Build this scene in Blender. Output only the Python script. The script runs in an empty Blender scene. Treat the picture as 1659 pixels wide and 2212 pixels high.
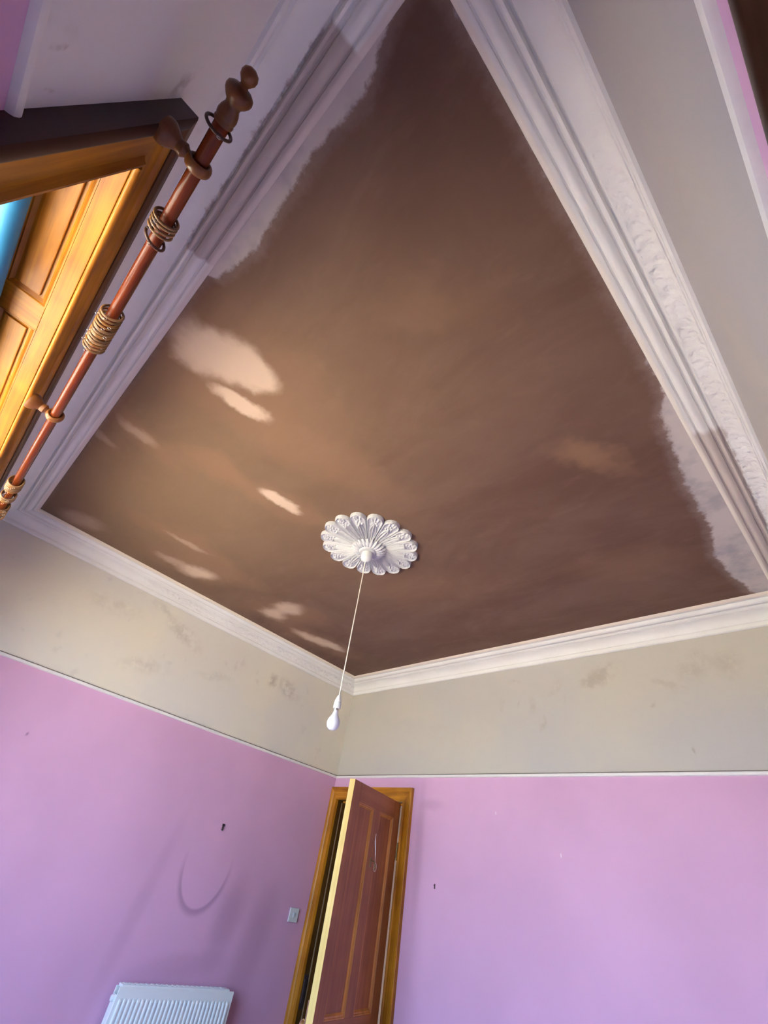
import bpy, bmesh, math, random
from mathutils import Vector, Matrix

random.seed(7)
scene = bpy.context.scene
C = scene.collection

# ------------------------------------------------------------------ room size (metres)
W, L, H = 3.992, 3.562, 3.10          # x: left wall 0 .. right wall W ; y: window wall 0 .. door wall L
ZR = 2.27                             # top of the picture rail
WX0, WX1 = 0.872, 3.122               # window opening
WZ0, WZ1 = 0.80, 2.615
DX0, DX1, DZ = 0.092, 0.912, 2.088    # door opening in the back wall

# ------------------------------------------------------------------ camera
F_PX, IMG_W, IMG_H = 884.59, 1659.0, 2212.0
CX, CY = 855.0, 1018.25
cam_d = bpy.data.cameras.new('camera')
cam = bpy.data.objects.new('camera', cam_d)
C.objects.link(cam)
cam.matrix_world = (Matrix.Translation((3.7744, 0.4296, 1.55))
                    @ Matrix.Rotation(0.88753, 4, 'Z') @ Matrix.Rotation(2.36487, 4, 'X') @ Matrix.Rotation(0.20700, 4, 'Z'))
cam_d.sensor_fit = 'VERTICAL'
cam_d.sensor_height = 24.0
cam_d.lens = F_PX * 24.0 / IMG_H
cam_d.shift_x = -(CX - IMG_W / 2) / IMG_H
cam_d.shift_y = (CY - IMG_H / 2) / IMG_H
cam_d.clip_start = 0.01
scene.camera = cam

# ------------------------------------------------------------------ sky, exposure
scene.view_settings.view_transform = 'Standard'
scene.view_settings.look = 'None'
scene.view_settings.gamma = 1.0
scene.view_settings.use_curve_mapping = False
scene.view_settings.exposure = 0.28
world = bpy.data.worlds.new('sky')
scene.world = world
world.use_nodes = True
wn = world.node_tree
wn.nodes.clear()
wo = wn.nodes.new('ShaderNodeOutputWorld')
wb = wn.nodes.new('ShaderNodeBackground')
wg = wn.nodes.new('ShaderNodeTexCoord')
ws = wn.nodes.new('ShaderNodeSeparateXYZ')
wr = wn.nodes.new('ShaderNodeValToRGB')
wn.links.new(wg.outputs['Generated'], ws.inputs[0])
wn.links.new(ws.outputs['Z'], wr.inputs[0])
wr.color_ramp.elements[0].position = 0.0
wr.color_ramp.elements[0].color = (0.57, 0.76, 1.0, 1)
wr.color_ramp.elements[1].position = 0.8
wr.color_ramp.elements[1].color = (0.40, 0.60, 1.0, 1)
wn.links.new(wr.outputs[0], wb.inputs['Color'])
wb.inputs['Strength'].default_value = 13.0
wn.links.new(wb.outputs[0], wo.inputs[0])
# sun from behind the house: it never enters the window, it lights the paving outside, which throws light up into the room
sd_ = bpy.data.lights.new('sun', 'SUN')
sd_.energy = 75.0
sd_.angle = math.radians(0.6)
sd_.color = (1.0, 0.90, 0.73)
so = bpy.data.objects.new('sun', sd_)
so.rotation_euler = (math.radians(-7), math.radians(-38), 0)
C.objects.link(so)
# portal in the window opening: it gives no light itself, it only guides the sampling of the sky
pd = bpy.data.lights.new('window_portal', 'AREA')
pd.shape = 'RECTANGLE'
pd.size, pd.size_y = WX1 - WX0, WZ1 - WZ0
pd.cycles.is_portal = True
po = bpy.data.objects.new('window_portal', pd)
po.location = ((WX0 + WX1) / 2, -0.24, (WZ0 + WZ1) / 2)
po.rotation_euler = (math.radians(90), 0, 0)
C.objects.link(po)


# ================================================================== node helpers
def new_mat(name):
    m = bpy.data.materials.new(name)
    m.use_nodes = True
    nt = m.node_tree
    b = nt.nodes['Principled BSDF']
    return m, nt, b


def nd(nt, t, **kw):
    n = nt.nodes.new(t)
    for k, v in kw.items():
        setattr(n, k, v)
    return n


def lk(nt, a, b):
    nt.links.new(a, b)


def val(nt, op, a, b=None, c=None, clamp=False):
    n = nd(nt, 'ShaderNodeMath', operation=op, use_clamp=clamp)
    for i, v in enumerate((a, b, c)):
        if v is None:
            continue
        if isinstance(v, (int, float)):
            n.inputs[i].default_value = v
        else:
            lk(nt, v, n.inputs[i])
    return n.outputs[0]


def vec(nt, op, a, b=None):
    n = nd(nt, 'ShaderNodeVectorMath', operation=op)
    for i, v in enumerate((a, b)):
        if v is None:
            continue
        if isinstance(v, (tuple, list)):
            n.inputs[i].default_value = v
        else:
            lk(nt, v, n.inputs[i])
    return n.outputs['Value'] if op in ('DOT_PRODUCT', 'LENGTH', 'DISTANCE') else n.outputs[0]


def mix(nt, fac, a, b):
    n = nd(nt, 'ShaderNodeMix', data_type='RGBA')
    for i, v in ((0, fac), (6, a), (7, b)):
        if isinstance(v, (int, float)):
            n.inputs[i].default_value = v
        elif isinstance(v, (tuple, list)):
            n.inputs[i].default_value = (*v[:3], 1)
        else:
            lk(nt, v, n.inputs[i])
    return n.outputs[2]


def smooth(nt, v, lo, hi, a=0.0, b=1.0):
    n = nd(nt, 'ShaderNodeMapRange', interpolation_type='SMOOTHSTEP')
    lk(nt, v, n.inputs[0])
    n.inputs[1].default_value = lo
    n.inputs[2].default_value = hi
    n.inputs[3].default_value = a
    n.inputs[4].default_value = b
    return n.outputs[0]


def noise(nt, v, scale, detail=4, rough=0.5, dist=0.0, color=False):
    n = nd(nt, 'ShaderNodeTexNoise')
    if v is not None:
        lk(nt, v, n.inputs['Vector'])
    n.inputs['Scale'].default_value = scale
    n.inputs['Detail'].default_value = detail
    n.inputs['Roughness'].default_value = rough
    n.inputs['Distortion'].default_value = dist
    return n.outputs['Color' if color else 'Fac']


def world_pos(nt):
    return nd(nt, 'ShaderNodeNewGeometry').outputs['Position']


def wobble(nt, pos, scale, amt, detail=3):
    n = noise(nt, pos, scale, detail, 0.6, color=True)
    c = vec(nt, 'SUBTRACT', n, (0.5, 0.5, 0.5))
    s = nd(nt, 'ShaderNodeVectorMath', operation='SCALE')
    lk(nt, c, s.inputs[0])
    s.inputs['Scale'].default_value = amt
    return vec(nt, 'ADD', pos, s.outputs[0])


def blob(nt, p, c, ax, a, b, nrm, soft=0.5):
    """soft elliptical mark: centre c, long axis ax (unit), half sizes a, b, in the plane with normal nrm"""
    ax = Vector(ax).normalized()
    bx = Vector(nrm).cross(ax)
    d = vec(nt, 'SUBTRACT', p, tuple(c))
    u = val(nt, 'DIVIDE', vec(nt, 'DOT_PRODUCT', d, tuple(ax)), a)
    w = val(nt, 'DIVIDE', vec(nt, 'DOT_PRODUCT', d, tuple(bx)), b)
    r = val(nt, 'SQRT', val(nt, 'ADD', val(nt, 'MULTIPLY', u, u), val(nt, 'MULTIPLY', w, w)))
    return smooth(nt, r, 1.0 + soft, 1.0 - soft, 0.0, 1.0)


def set_bump(nt, b, h, strength, dist):
    n = nd(nt, 'ShaderNodeBump')
    n.inputs['Strength'].default_value = strength
    n.inputs['Distance'].default_value = dist
    lk(nt, h, n.inputs['Height'])
    lk(nt, n.outputs[0], b.inputs['Normal'])


def simple(name, col, rough=0.5, metal=0.0, spec=0.5, vary=0.06, vs=18.0):
    m, nt, b = new_mat(name)
    p = world_pos(nt)
    n = noise(nt, p, vs, 3)
    lo = tuple(max(0, c * (1 - vary)) for c in col)
    hi = tuple(min(1, c * (1 + vary)) for c in col)
    lk(nt, mix(nt, n, lo, hi), b.inputs['Base Color'])
    b.inputs['Roughness'].default_value = rough
    b.inputs['Metallic'].default_value = metal
    b.inputs['Specular IOR Level'].default_value = spec
    return m


def wood(name, dark, light, axis='X', rough=0.40, coat=0.08, scale=1.0, obj_space=False, spec=0.3):
    m, nt, b = new_mat(name)
    p = nd(nt, 'ShaderNodeTexCoord').outputs['Object'] if obj_space else world_pos(nt)
    mp = nd(nt, 'ShaderNodeMapping')
    s = {'X': (1.2, 26, 26), 'Y': (26, 1.2, 26), 'Z': (26, 26, 1.2)}[axis]
    mp.inputs['Scale'].default_value = tuple(v * scale for v in s)
    lk(nt, p, mp.inputs['Vector'])
    n1 = noise(nt, mp.outputs[0], 1.0, 5, 0.6, 0.7)
    n2 = noise(nt, p, 5.0, 2)
    f = val(nt, 'ADD', val(nt, 'MULTIPLY', n1, 0.7), val(nt, 'MULTIPLY', n2, 0.45), clamp=True)
    f = smooth(nt, f, 0.33, 0.82)
    lk(nt, mix(nt, f, dark, light), b.inputs['Base Color'])
    b.inputs['Roughness'].default_value = rough
    b.inputs['Specular IOR Level'].default_value = spec
    b.inputs['Coat Weight'].default_value = coat
    b.inputs['Coat Roughness'].default_value = 0.22
    set_bump(nt, b, n1, 0.08, 0.002)
    return m


# ================================================================== surface materials
PINK = (0.65, 0.385, 0.59)
FRIEZE = (0.67, 0.63, 0.555)


def wall_mat(name, smudges=(), pink_marks=(), ring=None, flecks=False, nrm=(1, 0, 0), frieze=FRIEZE):
    FRIEZE = frieze
    """pink lilac paint below the picture rail, old off-white distemper above it"""
    m, nt, b = new_mat(name)
    p = world_pos(nt)
    sx = nd(nt, 'ShaderNodeSeparateXYZ')
    lk(nt, p, sx.inputs[0])
    n1 = noise(nt, p, 1.3, 3)
    n2 = noise(nt, p, 9.0, 4)
    pink = mix(nt, smooth(nt, n1, 0.3, 0.7), tuple(c * 0.95 for c in PINK), tuple(c * 1.05 for c in PINK))
    fr = mix(nt, smooth(nt, n1, 0.35, 0.65), (FRIEZE[0] * 0.96, FRIEZE[1] * 0.97, FRIEZE[2] * 1.0),
             (FRIEZE[0] * 1.04, FRIEZE[1] * 1.03, FRIEZE[2] * 0.98))
    fr = mix(nt, smooth(nt, n2, 0.62, 0.75, 0, 0.25), fr, (0.50, 0.46, 0.42))
    pw = wobble(nt, p, 11.0, 0.10)
    pf = wobble(nt, p, 30.0, 0.03)
    brk = smooth(nt, noise(nt, p, 15.0, 5, 0.62), 0.36, 0.60)
    for c, ax, a, bb, k in smudges:
        fr = mix(nt, val(nt, 'MULTIPLY', val(nt, 'MULTIPLY', blob(nt, pw, c, ax, a, bb, nrm, 0.75), brk), k * 0.95), fr, (0.40, 0.36, 0.315))
    for c, ax, a, bb, k in pink_marks:
        pink = mix(nt, val(nt, 'MULTIPLY', blob(nt, pf, c, ax, a, bb, nrm, 0.7), k), pink, (0.30, 0.17, 0.27))
    if ring:
        c, ax, a, bb = ring
        axv = Vector(ax).normalized()
        bx = Vector(nrm).cross(axv)
        d = vec(nt, 'SUBTRACT', p, c)
        u = val(nt, 'DIVIDE', vec(nt, 'DOT_PRODUCT', d, tuple(axv)), a)
        w = val(nt, 'DIVIDE', vec(nt, 'DOT_PRODUCT', d, tuple(bx)), bb)
        r = val(nt, 'SQRT', val(nt, 'ADD', val(nt, 'MULTIPLY', u, u), val(nt, 'MULTIPLY', w, w)))
        band = val(nt, 'MULTIPLY', smooth(nt, r, 0.93, 1.0), smooth(nt, r, 1.17, 1.0))
        low = smooth(nt, u, 0.35, -0.75)
        pink = mix(nt, val(nt, 'MULTIPLY', val(nt, 'MULTIPLY', band, low), 0.5), pink, (0.26, 0.16, 0.26))
    if flecks:
        mp = nd(nt, 'ShaderNodeMapping')
        mp.inputs['Scale'].default_value = (9.0, 9.0, 4.0)
        lk(nt, p, mp.inputs['Vector'])
        v = nd(nt, 'ShaderNodeTexVoronoi')
        v.inputs['Scale'].default_value = 1.0
        lk(nt, mp.outputs[0], v.inputs['Vector'])
        vx = nd(nt, 'ShaderNodeSeparateColor')
        lk(nt, v.outputs['Color'], vx.inputs[0])
        f = val(nt, 'MULTIPLY', smooth(nt, v.outputs['Distance'], 0.06, 0.03), val(nt, 'GREATER_THAN', vx.outputs[0], 0.72))
        pink = mix(nt, val(nt, 'MULTIPLY', f, 0.6), pink, (0.85, 0.76, 0.82))
    top = val(nt, 'GREATER_THAN', sx.outputs['Z'], ZR - 0.008)
    lk(nt, mix(nt, top, pink, fr), b.inputs['Base Color'])
    b.inputs['Roughness'].default_value = 0.62
    b.inputs['Specular IOR Level'].default_value = 0.35
    set_bump(nt, b, noise(nt, p, 60, 3), 0.06, 0.002)
    return m


def ceiling_mat():
    m, nt, b = new_mat('damp_brown_plaster')
    p = world_pos(nt)
    s = nd(nt, 'ShaderNodeSeparateXYZ')
    lk(nt, p, s.inputs[0])
    mp = nd(nt, 'ShaderNodeMapping')
    mp.inputs['Rotation'].default_value = (0, 0, 0.6)
    mp.inputs['Scale'].default_value = (1.0, 2.1, 1.0)
    lk(nt, p, mp.inputs['Vector'])
    n1 = noise(nt, mp.outputs[0], 1.1, 5, 0.6, 0.8)
    n2 = noise(nt, mp.outputs[0], 4.5, 5, 0.65, 0.5)
    n3 = noise(nt, p, 0.7, 2)
    col = mix(nt, smooth(nt, n1, 0.32, 0.68), (0.135, 0.070, 0.048), (0.175, 0.100, 0.071))
    col = mix(nt, smooth(nt, n2, 0.50, 0.78, 0, 0.35), col, (0.225, 0.132, 0.092))
    col = mix(nt, smooth(nt, n2, 0.50, 0.25, 0, 0.25), col, (0.140, 0.066, 0.040))
    N = (0, 0, 1)
    pw = wobble(nt, p, 2.6, 0.42, 4)
    pf = wobble(nt, p, 5.0, 0.16, 4)
    # broad soft tan tint towards the left wall
    for c, ax, a, bb, k in (((0.75, 1.0), (1, 0.4), 1.5, 0.8, 0.55), ((2.0, 0.55), (1, 0.3), 1.3, 0.55, 0.45), ((1.0, 0.8), (1, .2), .8, .5, .3)):
        col = mix(nt, val(nt, 'MULTIPLY', blob(nt, pw, (c[0], c[1], H), (*ax, 0), a, bb, N, 0.95), k), col, (0.255, 0.166, 0.094))
    # orange-brown rims and faint pale streaks
    for c, ax, a, bb, k in (((2.40, 0.50), (0.25, 1), 0.50, 0.27, 0.55), ((1.75, 0.78), (0.3, 1), 0.22, 0.10, 0.7),
                            ((1.60, 0.36), (-0.3, 1), 0.28, 0.09, 0.5), ((0.84, 1.05), (0.1, 1), 0.35, 0.10, 0.7),
                            ((0.62, 1.30), (0.5, 1), 0.36, 0.17, 0.7), ((0.62, 2.08), (0.9, 1), 0.36, 0.18, 0.6),
                            ((0.50, 2.62), (0.2, 1), 0.40, 0.13, 0.5), ((3.42, 1.84), (0.5, 1), 0.16, 0.06, 0.75),
                            ((3.25, 2.75), (1, 0.3), 0.30, 0.14, 0.35), ((2.05, 2.45), (1, .3), .45, .2, .3),
                            ((2.30, 1.00), (0.3, 1), 0.50, 0.14, 0.45), ((3.30, 0.85), (1, 1), .25, .1, .3),
                            ((1.85, 1.2), (.2, 1), .28, .1, .5)):
        col = mix(nt, val(nt, 'MULTIPLY', blob(nt, pw, (c[0], c[1], H), (*ax, 0), a, bb, N, 0.75), k), col, (0.285, 0.160, 0.095))
    # dried out pale patches
    dry = (0.60, 0.45, 0.345)
    for c, ax, a, bb, k in (((2.415, 0.40), (0.35, 1), 0.19, 0.125, 1), ((2.46, 0.55), (0.2, 1), 0.13, 0.085, 1), ((2.28, 0.34), (0, 1), 0.09, 0.06, .8),
                            ((2.255, 0.60), (0.3, 1), 0.13, 0.05, 1), ((1.835, 1.17), (0.2, 1), 0.125, 0.045, 1),
                            ((0.52, 1.31), (0.8, 1), 0.13, 0.075, 0.95), ((0.84, 1.06), (0.15, 1), 0.15, 0.03, 0.45),
                            ((0.50, 2.06), (0.1, 1), 0.10, 0.09, 0.85), ((0.72, 2.06), (1, 0.3), 0.15, 0.085, 0.85),
                            ((0.48, 2.56), (0.2, 1), 0.20, 0.065, 0.85), ((0.55, 2.76), (0, 1), 0.12, 0.05, 0.8),
                            ((0.35, 0.45), (0.5, 1), 0.13, 0.09, 0.40), ((0.48, 1.10), (.4, 1), .12, .05, .45),
                            ((1.60, 0.33), (-.2, 1), .10, .035, .4), ((1.38, 0.22), (-.2, 1), .09, .03, .3)):
        col = mix(nt, val(nt, 'MULTIPLY', blob(nt, pf, (c[0], c[1], H), (*ax, 0), a, bb, N, 0.36 if k >= 1 else 0.6), k), col, dry)
    # pale skim brushed past the cornice along the window wall and along the right wall
    ne = noise(nt, p, 26.0, 4, 0.7)
    ne2 = noise(nt, p, 6.0, 3, 0.6)
    jag = val(nt, 'ADD', val(nt, 'MULTIPLY', val(nt, 'SUBTRACT', ne, 0.5), 0.045), val(nt, 'MULTIPLY', val(nt, 'SUBTRACT', ne2, 0.5), 0.035))

    def edge(coord, lo, hi, pts, sc):
        t = smooth(nt, coord, lo, hi)
        t.node.interpolation_type = 'LINEAR'
        fc = nd(nt, 'ShaderNodeFloatCurve')
        cv = fc.mapping.curves[0]
        while len(cv.points) < len(pts):
            cv.points.new(0.5, 0.5)
        for q, (a_, b_) in zip(cv.points, pts):
            q.location = ((a_ - lo) / (hi - lo), b_ / sc)
            q.handle_type = 'VECTOR'
        fc.mapping.update()
        lk(nt, t, fc.inputs['Value'])
        return val(nt, 'MULTIPLY', fc.outputs[0], sc)

    e1 = edge(s.outputs['X'], 2.60, 3.76, [(2.60, 0.17), (2.68, 0.185), (2.71, 0.225), (2.82, 0.252), (2.94, 0.262), (3.09, 0.248), (3.31, 0.234),
                                           (3.50, 0.243), (3.57, 0.228), (3.65, 0.20), (3.72, 0.185), (3.76, 0.17)], 0.4)
    d1 = val(nt, 'ADD', val(nt, 'SUBTRACT', e1, s.outputs['Y']), jag)
    m1 = smooth(nt, d1, -0.006, 0.012)
    e2 = edge(s.outputs['Y'], 1.40, 3.56, [(1.40, 0.18), (1.70, 0.195), (1.78, 0.24), (1.92, 0.256), (2.09, 0.275), (2.25, 0.289), (2.41, 0.29),
                                           (2.62, 0.30), (2.91, 0.35), (3.15, 0.325), (3.34, 0.288), (3.40, 0.25), (3.56, 0.18)], 0.5)
    d2 = val(nt, 'ADD', val(nt, 'SUBTRACT', e2, val(nt, 'SUBTRACT', W, s.outputs['X'])), val(nt, 'MULTIPLY', jag, 1.3))
    m2 = smooth(nt, d2, -0.010, 0.016)
    h1 = smooth(nt, d1, -0.05, 0.0, 0, 0.30)
    h2 = smooth(nt, d2, -0.06, 0.0, 0, 0.30)
    skim = val(nt, 'MAXIMUM', m1, m2)
    haze = val(nt, 'MAXIMUM', h1, h2)
    grey = mix(nt, smooth(nt, ne2, 0.45, 0.72), (0.62, 0.56, 0.54), (0.42, 0.40, 0.42))
    col = mix(nt, haze, col, (0.40, 0.32, 0.30))
    col = mix(nt, val(nt, 'MULTIPLY', skim, 0.93), col, grey)
    lk(nt, col, b.inputs['Base Color'])
    b.inputs['Roughness'].default_value = 0.7
    b.inputs['Specular IOR Level'].default_value = 0.3
    set_bump(nt, b, val(nt, 'ADD', n2, val(nt, 'MULTIPLY', noise(nt, p, 40, 3), 0.3)), 0.12, 0.004)
    return m


def cornice_mat(name, side):
    m, nt, b = new_mat(name)
    p = world_pos(nt)
    s = nd(nt, 'ShaderNodeSeparateXYZ')
    lk(nt, p, s.inputs[0])
    X, Y = s.outputs['X'], s.outputs['Y']
    n1 = noise(nt, p, 3.0, 3)
    ne = noise(nt, p, 24.0, 4, 0.7)
    col = mix(nt, smooth(nt, n1, 0.35, 0.65), (0.85, 0.835, 0.80), (0.90, 0.89, 0.865))
    jag = val(nt, 'MULTIPLY', val(nt, 'SUBTRACT', ne, 0.5), 0.05)
    u = {'left': X, 'right': val(nt, 'SUBTRACT', W, X), 'front': Y, 'back': val(nt, 'SUBTRACT', L, Y)}[side]
    bare = (0.56, 0.495, 0.46)
    uj = val(nt, 'ADD', u, jag)
    if side == 'front':
        k = val(nt, 'MULTIPLY', smooth(nt, uj, 0.080, 0.092), val(nt, 'MULTIPLY', smooth(nt, X, 2.735, 2.75), smooth(nt, X, 3.57, 3.555)))
        col = mix(nt, k, col, bare)
    if side == 'right':
        k = val(nt, 'MULTIPLY', smooth(nt, val(nt, 'ADD', uj, val(nt, 'MULTIPLY', val(nt, 'SUBTRACT', Y, 2.0), -0.012)), 0.070, 0.085), smooth(nt, Y, 1.93, 1.97))
        col = mix(nt, k, col, bare)
    lip = {'left': (0.84, 0.74, 0.58), 'right': (0.84, 0.78, 0.68), 'front': (0.72, 0.63, 0.58), 'back': (0.76, 0.64, 0.55)}[side]
    col = mix(nt, smooth(nt, u, 0.168, 0.180, 0, 0.8), col, lip)
    lk(nt, col, b.inputs['Base Color'])
    b.inputs['Roughness'].default_value = 0.55
    b.inputs['Specular IOR Level'].default_value = 0.35
    # the cast scroll work in the cove, half drowned in paint
    v = nd(nt, 'ShaderNodeTexVoronoi', feature='SMOOTH_F1')
    v.inputs['Scale'].default_value = 34.0
    lk(nt, wobble(nt, p, 14, 0.05), v.inputs['Vector'])
    cove = val(nt, 'MULTIPLY', smooth(nt, u, 0.018, 0.028), smooth(nt, u, 0.084, 0.074))
    amt = {'left': val(nt, 'MULTIPLY', cove, smooth(nt, Y, 0.9, 1.5)),
           'right': val(nt, 'MULTIPLY', val(nt, 'MULTIPLY', cove, smooth(nt, Y, 0.6, 0.9)), 0.6),
           'front': val(nt, 'MULTIPLY', cove, 0.15), 'back': val(nt, 'MULTIPLY', cove, 0.08)}[side]
    h = val(nt, 'ADD', val(nt, 'MULTIPLY', v.outputs['Distance'], amt), val(nt, 'MULTIPLY', noise(nt, p, 90, 2), 0.04))
    set_bump(nt, b, h, 0.9, 0.022 if side in ('left', 'right') else 0.008)
    return m


M = {}
M['ceiling'] = ceiling_mat()
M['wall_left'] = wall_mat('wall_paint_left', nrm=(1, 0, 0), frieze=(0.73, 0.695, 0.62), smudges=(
    ((0, 1.35, 2.93), (0, 1, -.2), 0.10, 0.03, .35), ((0, 1.60, 2.82), (0, 1, -.3), 0.16, 0.05, .45), ((0, 1.44, 2.50), (0, 1, .2), 0.15, 0.05, .30),
    ((0, 2.56, 2.79), (0, .4, 1), 0.05, 0.04, .7), ((0, 2.76, 2.77), (0, 1, -.3), 0.11, 0.06, .6), ((0, 2.18, 2.80), (0, .6, 1), 0.05, 0.035, .4),
    ((0, 1.00, 2.80), (0, 1, 0), 0.18, 0.05, .25), ((0, 2.0, 2.62), (0, 1, .2), 0.12, 0.03, .25)),
    pink_marks=(((0, 2.83, 1.28), (0, .2, 1), 0.18, 0.09, .35), ((0, 2.16, 1.25), (0, .15, 1), 0.40, 0.045, .14), ((0, 1.017, 1.922), (0, 1, 0), 0.008, 0.008, .7),
                ((0, 2.62, 1.05), (0, 1, .1), 0.25, 0.05, .2), ((0, 3.1, 1.15), (0, .2, 1), 0.30, 0.10, .3)),
    ring=((0, 2.545, 1.53), (0, 0, 1), 0.245, 0.185))
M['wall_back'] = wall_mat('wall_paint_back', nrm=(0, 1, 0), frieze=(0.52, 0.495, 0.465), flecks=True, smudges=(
    ((2.66, L, 2.85), (1, 0, .35), 0.13, 0.045, .75), ((2.60, L, 2.81), (1, 0, -.1), 0.08, 0.035, .6), ((1.966, L, 2.878), (1, 0, .2), 0.05, 0.02, .5),
    ((2.19, L, 2.57), (.2, 0, 1), 0.05, 0.018, .6), ((2.11, L, 2.70), (.2, 0, 1), 0.05, 0.025, .5), ((2.30, L, 2.80), (1, 0, 1), 0.06, 0.03, .45),
    ((3.24, L, 2.82), (1, 0, .3), 0.10, 0.06, .5), ((3.42, L, 2.81), (.4, 0, 1), 0.08, 0.06, .5), ((3.05, L, 2.74), (1, 0, -.5), 0.09, 0.02, .45),
    ((3.09, L, 2.363), (.2, 0, 1), 0.022, 0.010, .9), ((1.85, L, 2.72), (0, 0, 1), 0.05, 0.02, .35), ((2.95, L, 2.62), (1, 0, .2), 0.018, 0.010, .6),
    ((2.0, L, 2.72), (.1, 0, 1), 0.03, 0.01, .5), ((2.37, L, 2.71), (.3, 0, 1), 0.03, 0.012, .4)),
    pink_marks=(((1.1, L, 1.8), (0, 0, 1), 0.35, 0.035, .22), ((1.2, L, 2.08), (1, 0, 0), 0.10, 0.03, .2)))
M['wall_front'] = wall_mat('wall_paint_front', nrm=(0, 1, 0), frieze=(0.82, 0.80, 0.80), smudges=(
    ((3.29, 0, 2.73), (.5, 0, 1), 0.035, 0.018, .7), ((3.352, 0, 2.321), (.6, 0, 1), 0.010, 0.006, .9), ((3.284, 0, 2.333), (0, 0, 1), 0.007, 0.006, .9)))  # first entry: soft darker patch at the frame's top corner
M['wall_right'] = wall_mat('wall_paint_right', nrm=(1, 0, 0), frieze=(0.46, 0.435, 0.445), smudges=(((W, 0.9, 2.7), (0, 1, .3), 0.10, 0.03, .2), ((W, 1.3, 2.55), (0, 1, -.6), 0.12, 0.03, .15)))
for sd in ('left', 'right', 'front', 'back'):
    M['cornice_' + sd] = cornice_mat('cornice_plaster_' + sd, sd)
M['rail'] = simple('rail_white_paint', (0.82, 0.80, 0.77), 0.45, vs=40)
M['groove'] = simple('dusty_groove', (0.20, 0.165, 0.14), 0.9, vs=40)
M['plaster_white'] = simple('white_plaster', (0.56, 0.56, 0.585), 0.5, vs=60)
M['plastic_white'] = simple('white_plastic', (0.74, 0.75, 0.74), 0.3, vs=10, vary=.02)
M['bulb'] = simple('opal_glass', (0.76, 0.78, 0.86), 0.25, vs=6, vary=.02)
M['flex'] = simple('cream_flex', (0.74, 0.70, 0.62), 0.5)
M['strip'] = simple('worn_strip', (0.26, 0.19, 0.11), 0.7)
M['steel'] = simple('nickel', (0.6, 0.58, 0.55), 0.3, 1.0)
M['black_iron'] = simple('black_iron', (0.035, 0.025, 0.03), 0.45)
M['dark_brass'] = simple('dark_brass', (0.23, 0.16, 0.07), 0.4, 0.8)
M['bright_brass'] = simple('bright_brass', (0.90, 0.80, 0.45), 0.18, 1.0)
M['radiator'] = simple('radiator_enamel', (0.80, 0.87, 0.90), 0.35, vs=5, vary=.02)
M['switch'] = simple('switch_plastic', (0.70, 0.76, 0.80), 0.35, vs=8, vary=.02)
M['blind'] = simple('blue_blind_fabric', (0.02, 0.22, 0.46), 0.6, vs=30)
M['floor'] = wood('pale_floor_boards', (0.74, 0.70, 0.66), (0.84, 0.81, 0.78), 'Y', 0.6, 0.0)  # unseen floor, colour kept very pale to bounce daylight up into the room
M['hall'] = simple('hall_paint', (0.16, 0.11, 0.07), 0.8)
M['ground'] = simple('pale_paving', (0.56, 0.48, 0.35), 0.9, vs=1.5)
# varnished pine
GD, GL = (0.225, 0.068, 0.004), (0.62, 0.265, 0.018)
M['pine_x'] = wood('varnished_pine_x', GD, GL, 'X')
M['pine_y'] = wood('varnished_pine_y', GD, GL, 'Y')
M['pine_z'] = wood('varnished_pine_z', GD, GL, 'Z')
M['band_x'] = wood('dark_band_x', (0.07, 0.025, 0.007), (0.17, 0.065, 0.014), 'X')
M['band_z'] = wood('dark_band_z', (0.020, 0.008, 0.006), (0.050, 0.018, 0.010), 'Z')  # outer band darker than the rest of the frame, uprights darkest
M['lining'] = wood('lining_shade_tone', (0.055, 0.022, 0.004), (0.13, 0.058, 0.010), 'Z')  # pine darkened in its colour to carry the shade inside the doorway
M['leaf_z'] = wood('door_varnish_z', (0.22, 0.075, 0.022), (0.37, 0.145, 0.044), 'Z', 0.4, 0.12, obj_space=True)
M['leaf_x'] = wood('door_varnish_x', (0.22, 0.075, 0.022), (0.37, 0.145, 0.044), 'X', 0.4, 0.12, obj_space=True)
M['leaf_bead'] = wood('door_bead', (0.34, 0.13, 0.02), (0.58, 0.26, 0.05), 'Z', 0.3, 0.4, obj_space=True)
M['raw_edge'] = wood('bare_planed_pine', (0.72, 0.52, 0.16), (0.84, 0.66, 0.27), 'Z', 0.5, 0.0, obj_space=True)
M['mahogany'] = wood('mahogany_pole', (0.105, 0.016, 0.004), (0.185, 0.034, 0.007), 'X', 0.26, 0.0, spec=0.25)
M['turned'] = wood('turned_finial', (0.105, 0.032, 0.009), (0.23, 0.085, 0.022), 'Y', 0.34, 0.25)
M['ring_a'] = wood('ring_wood_tan', (0.13, 0.065, 0.026), (0.30, 0.165, 0.075), 'Z', 0.36, 0.25)
M['ring_b'] = wood('ring_wood_honey', (0.15, 0.06, 0.016), (0.36, 0.17, 0.045), 'Z', 0.36, 0.25)
M['ring_c'] = wood('ring_wood_dark', (0.055, 0.022, 0.014), (0.125, 0.055, 0.03), 'Z', 0.36, 0.25)
M['dark_z'] = wood('dark_stained_wood', (0.014, 0.004, 0.002), (0.035, 0.009, 0.004), 'Y', 0.35, 0.1)
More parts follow.
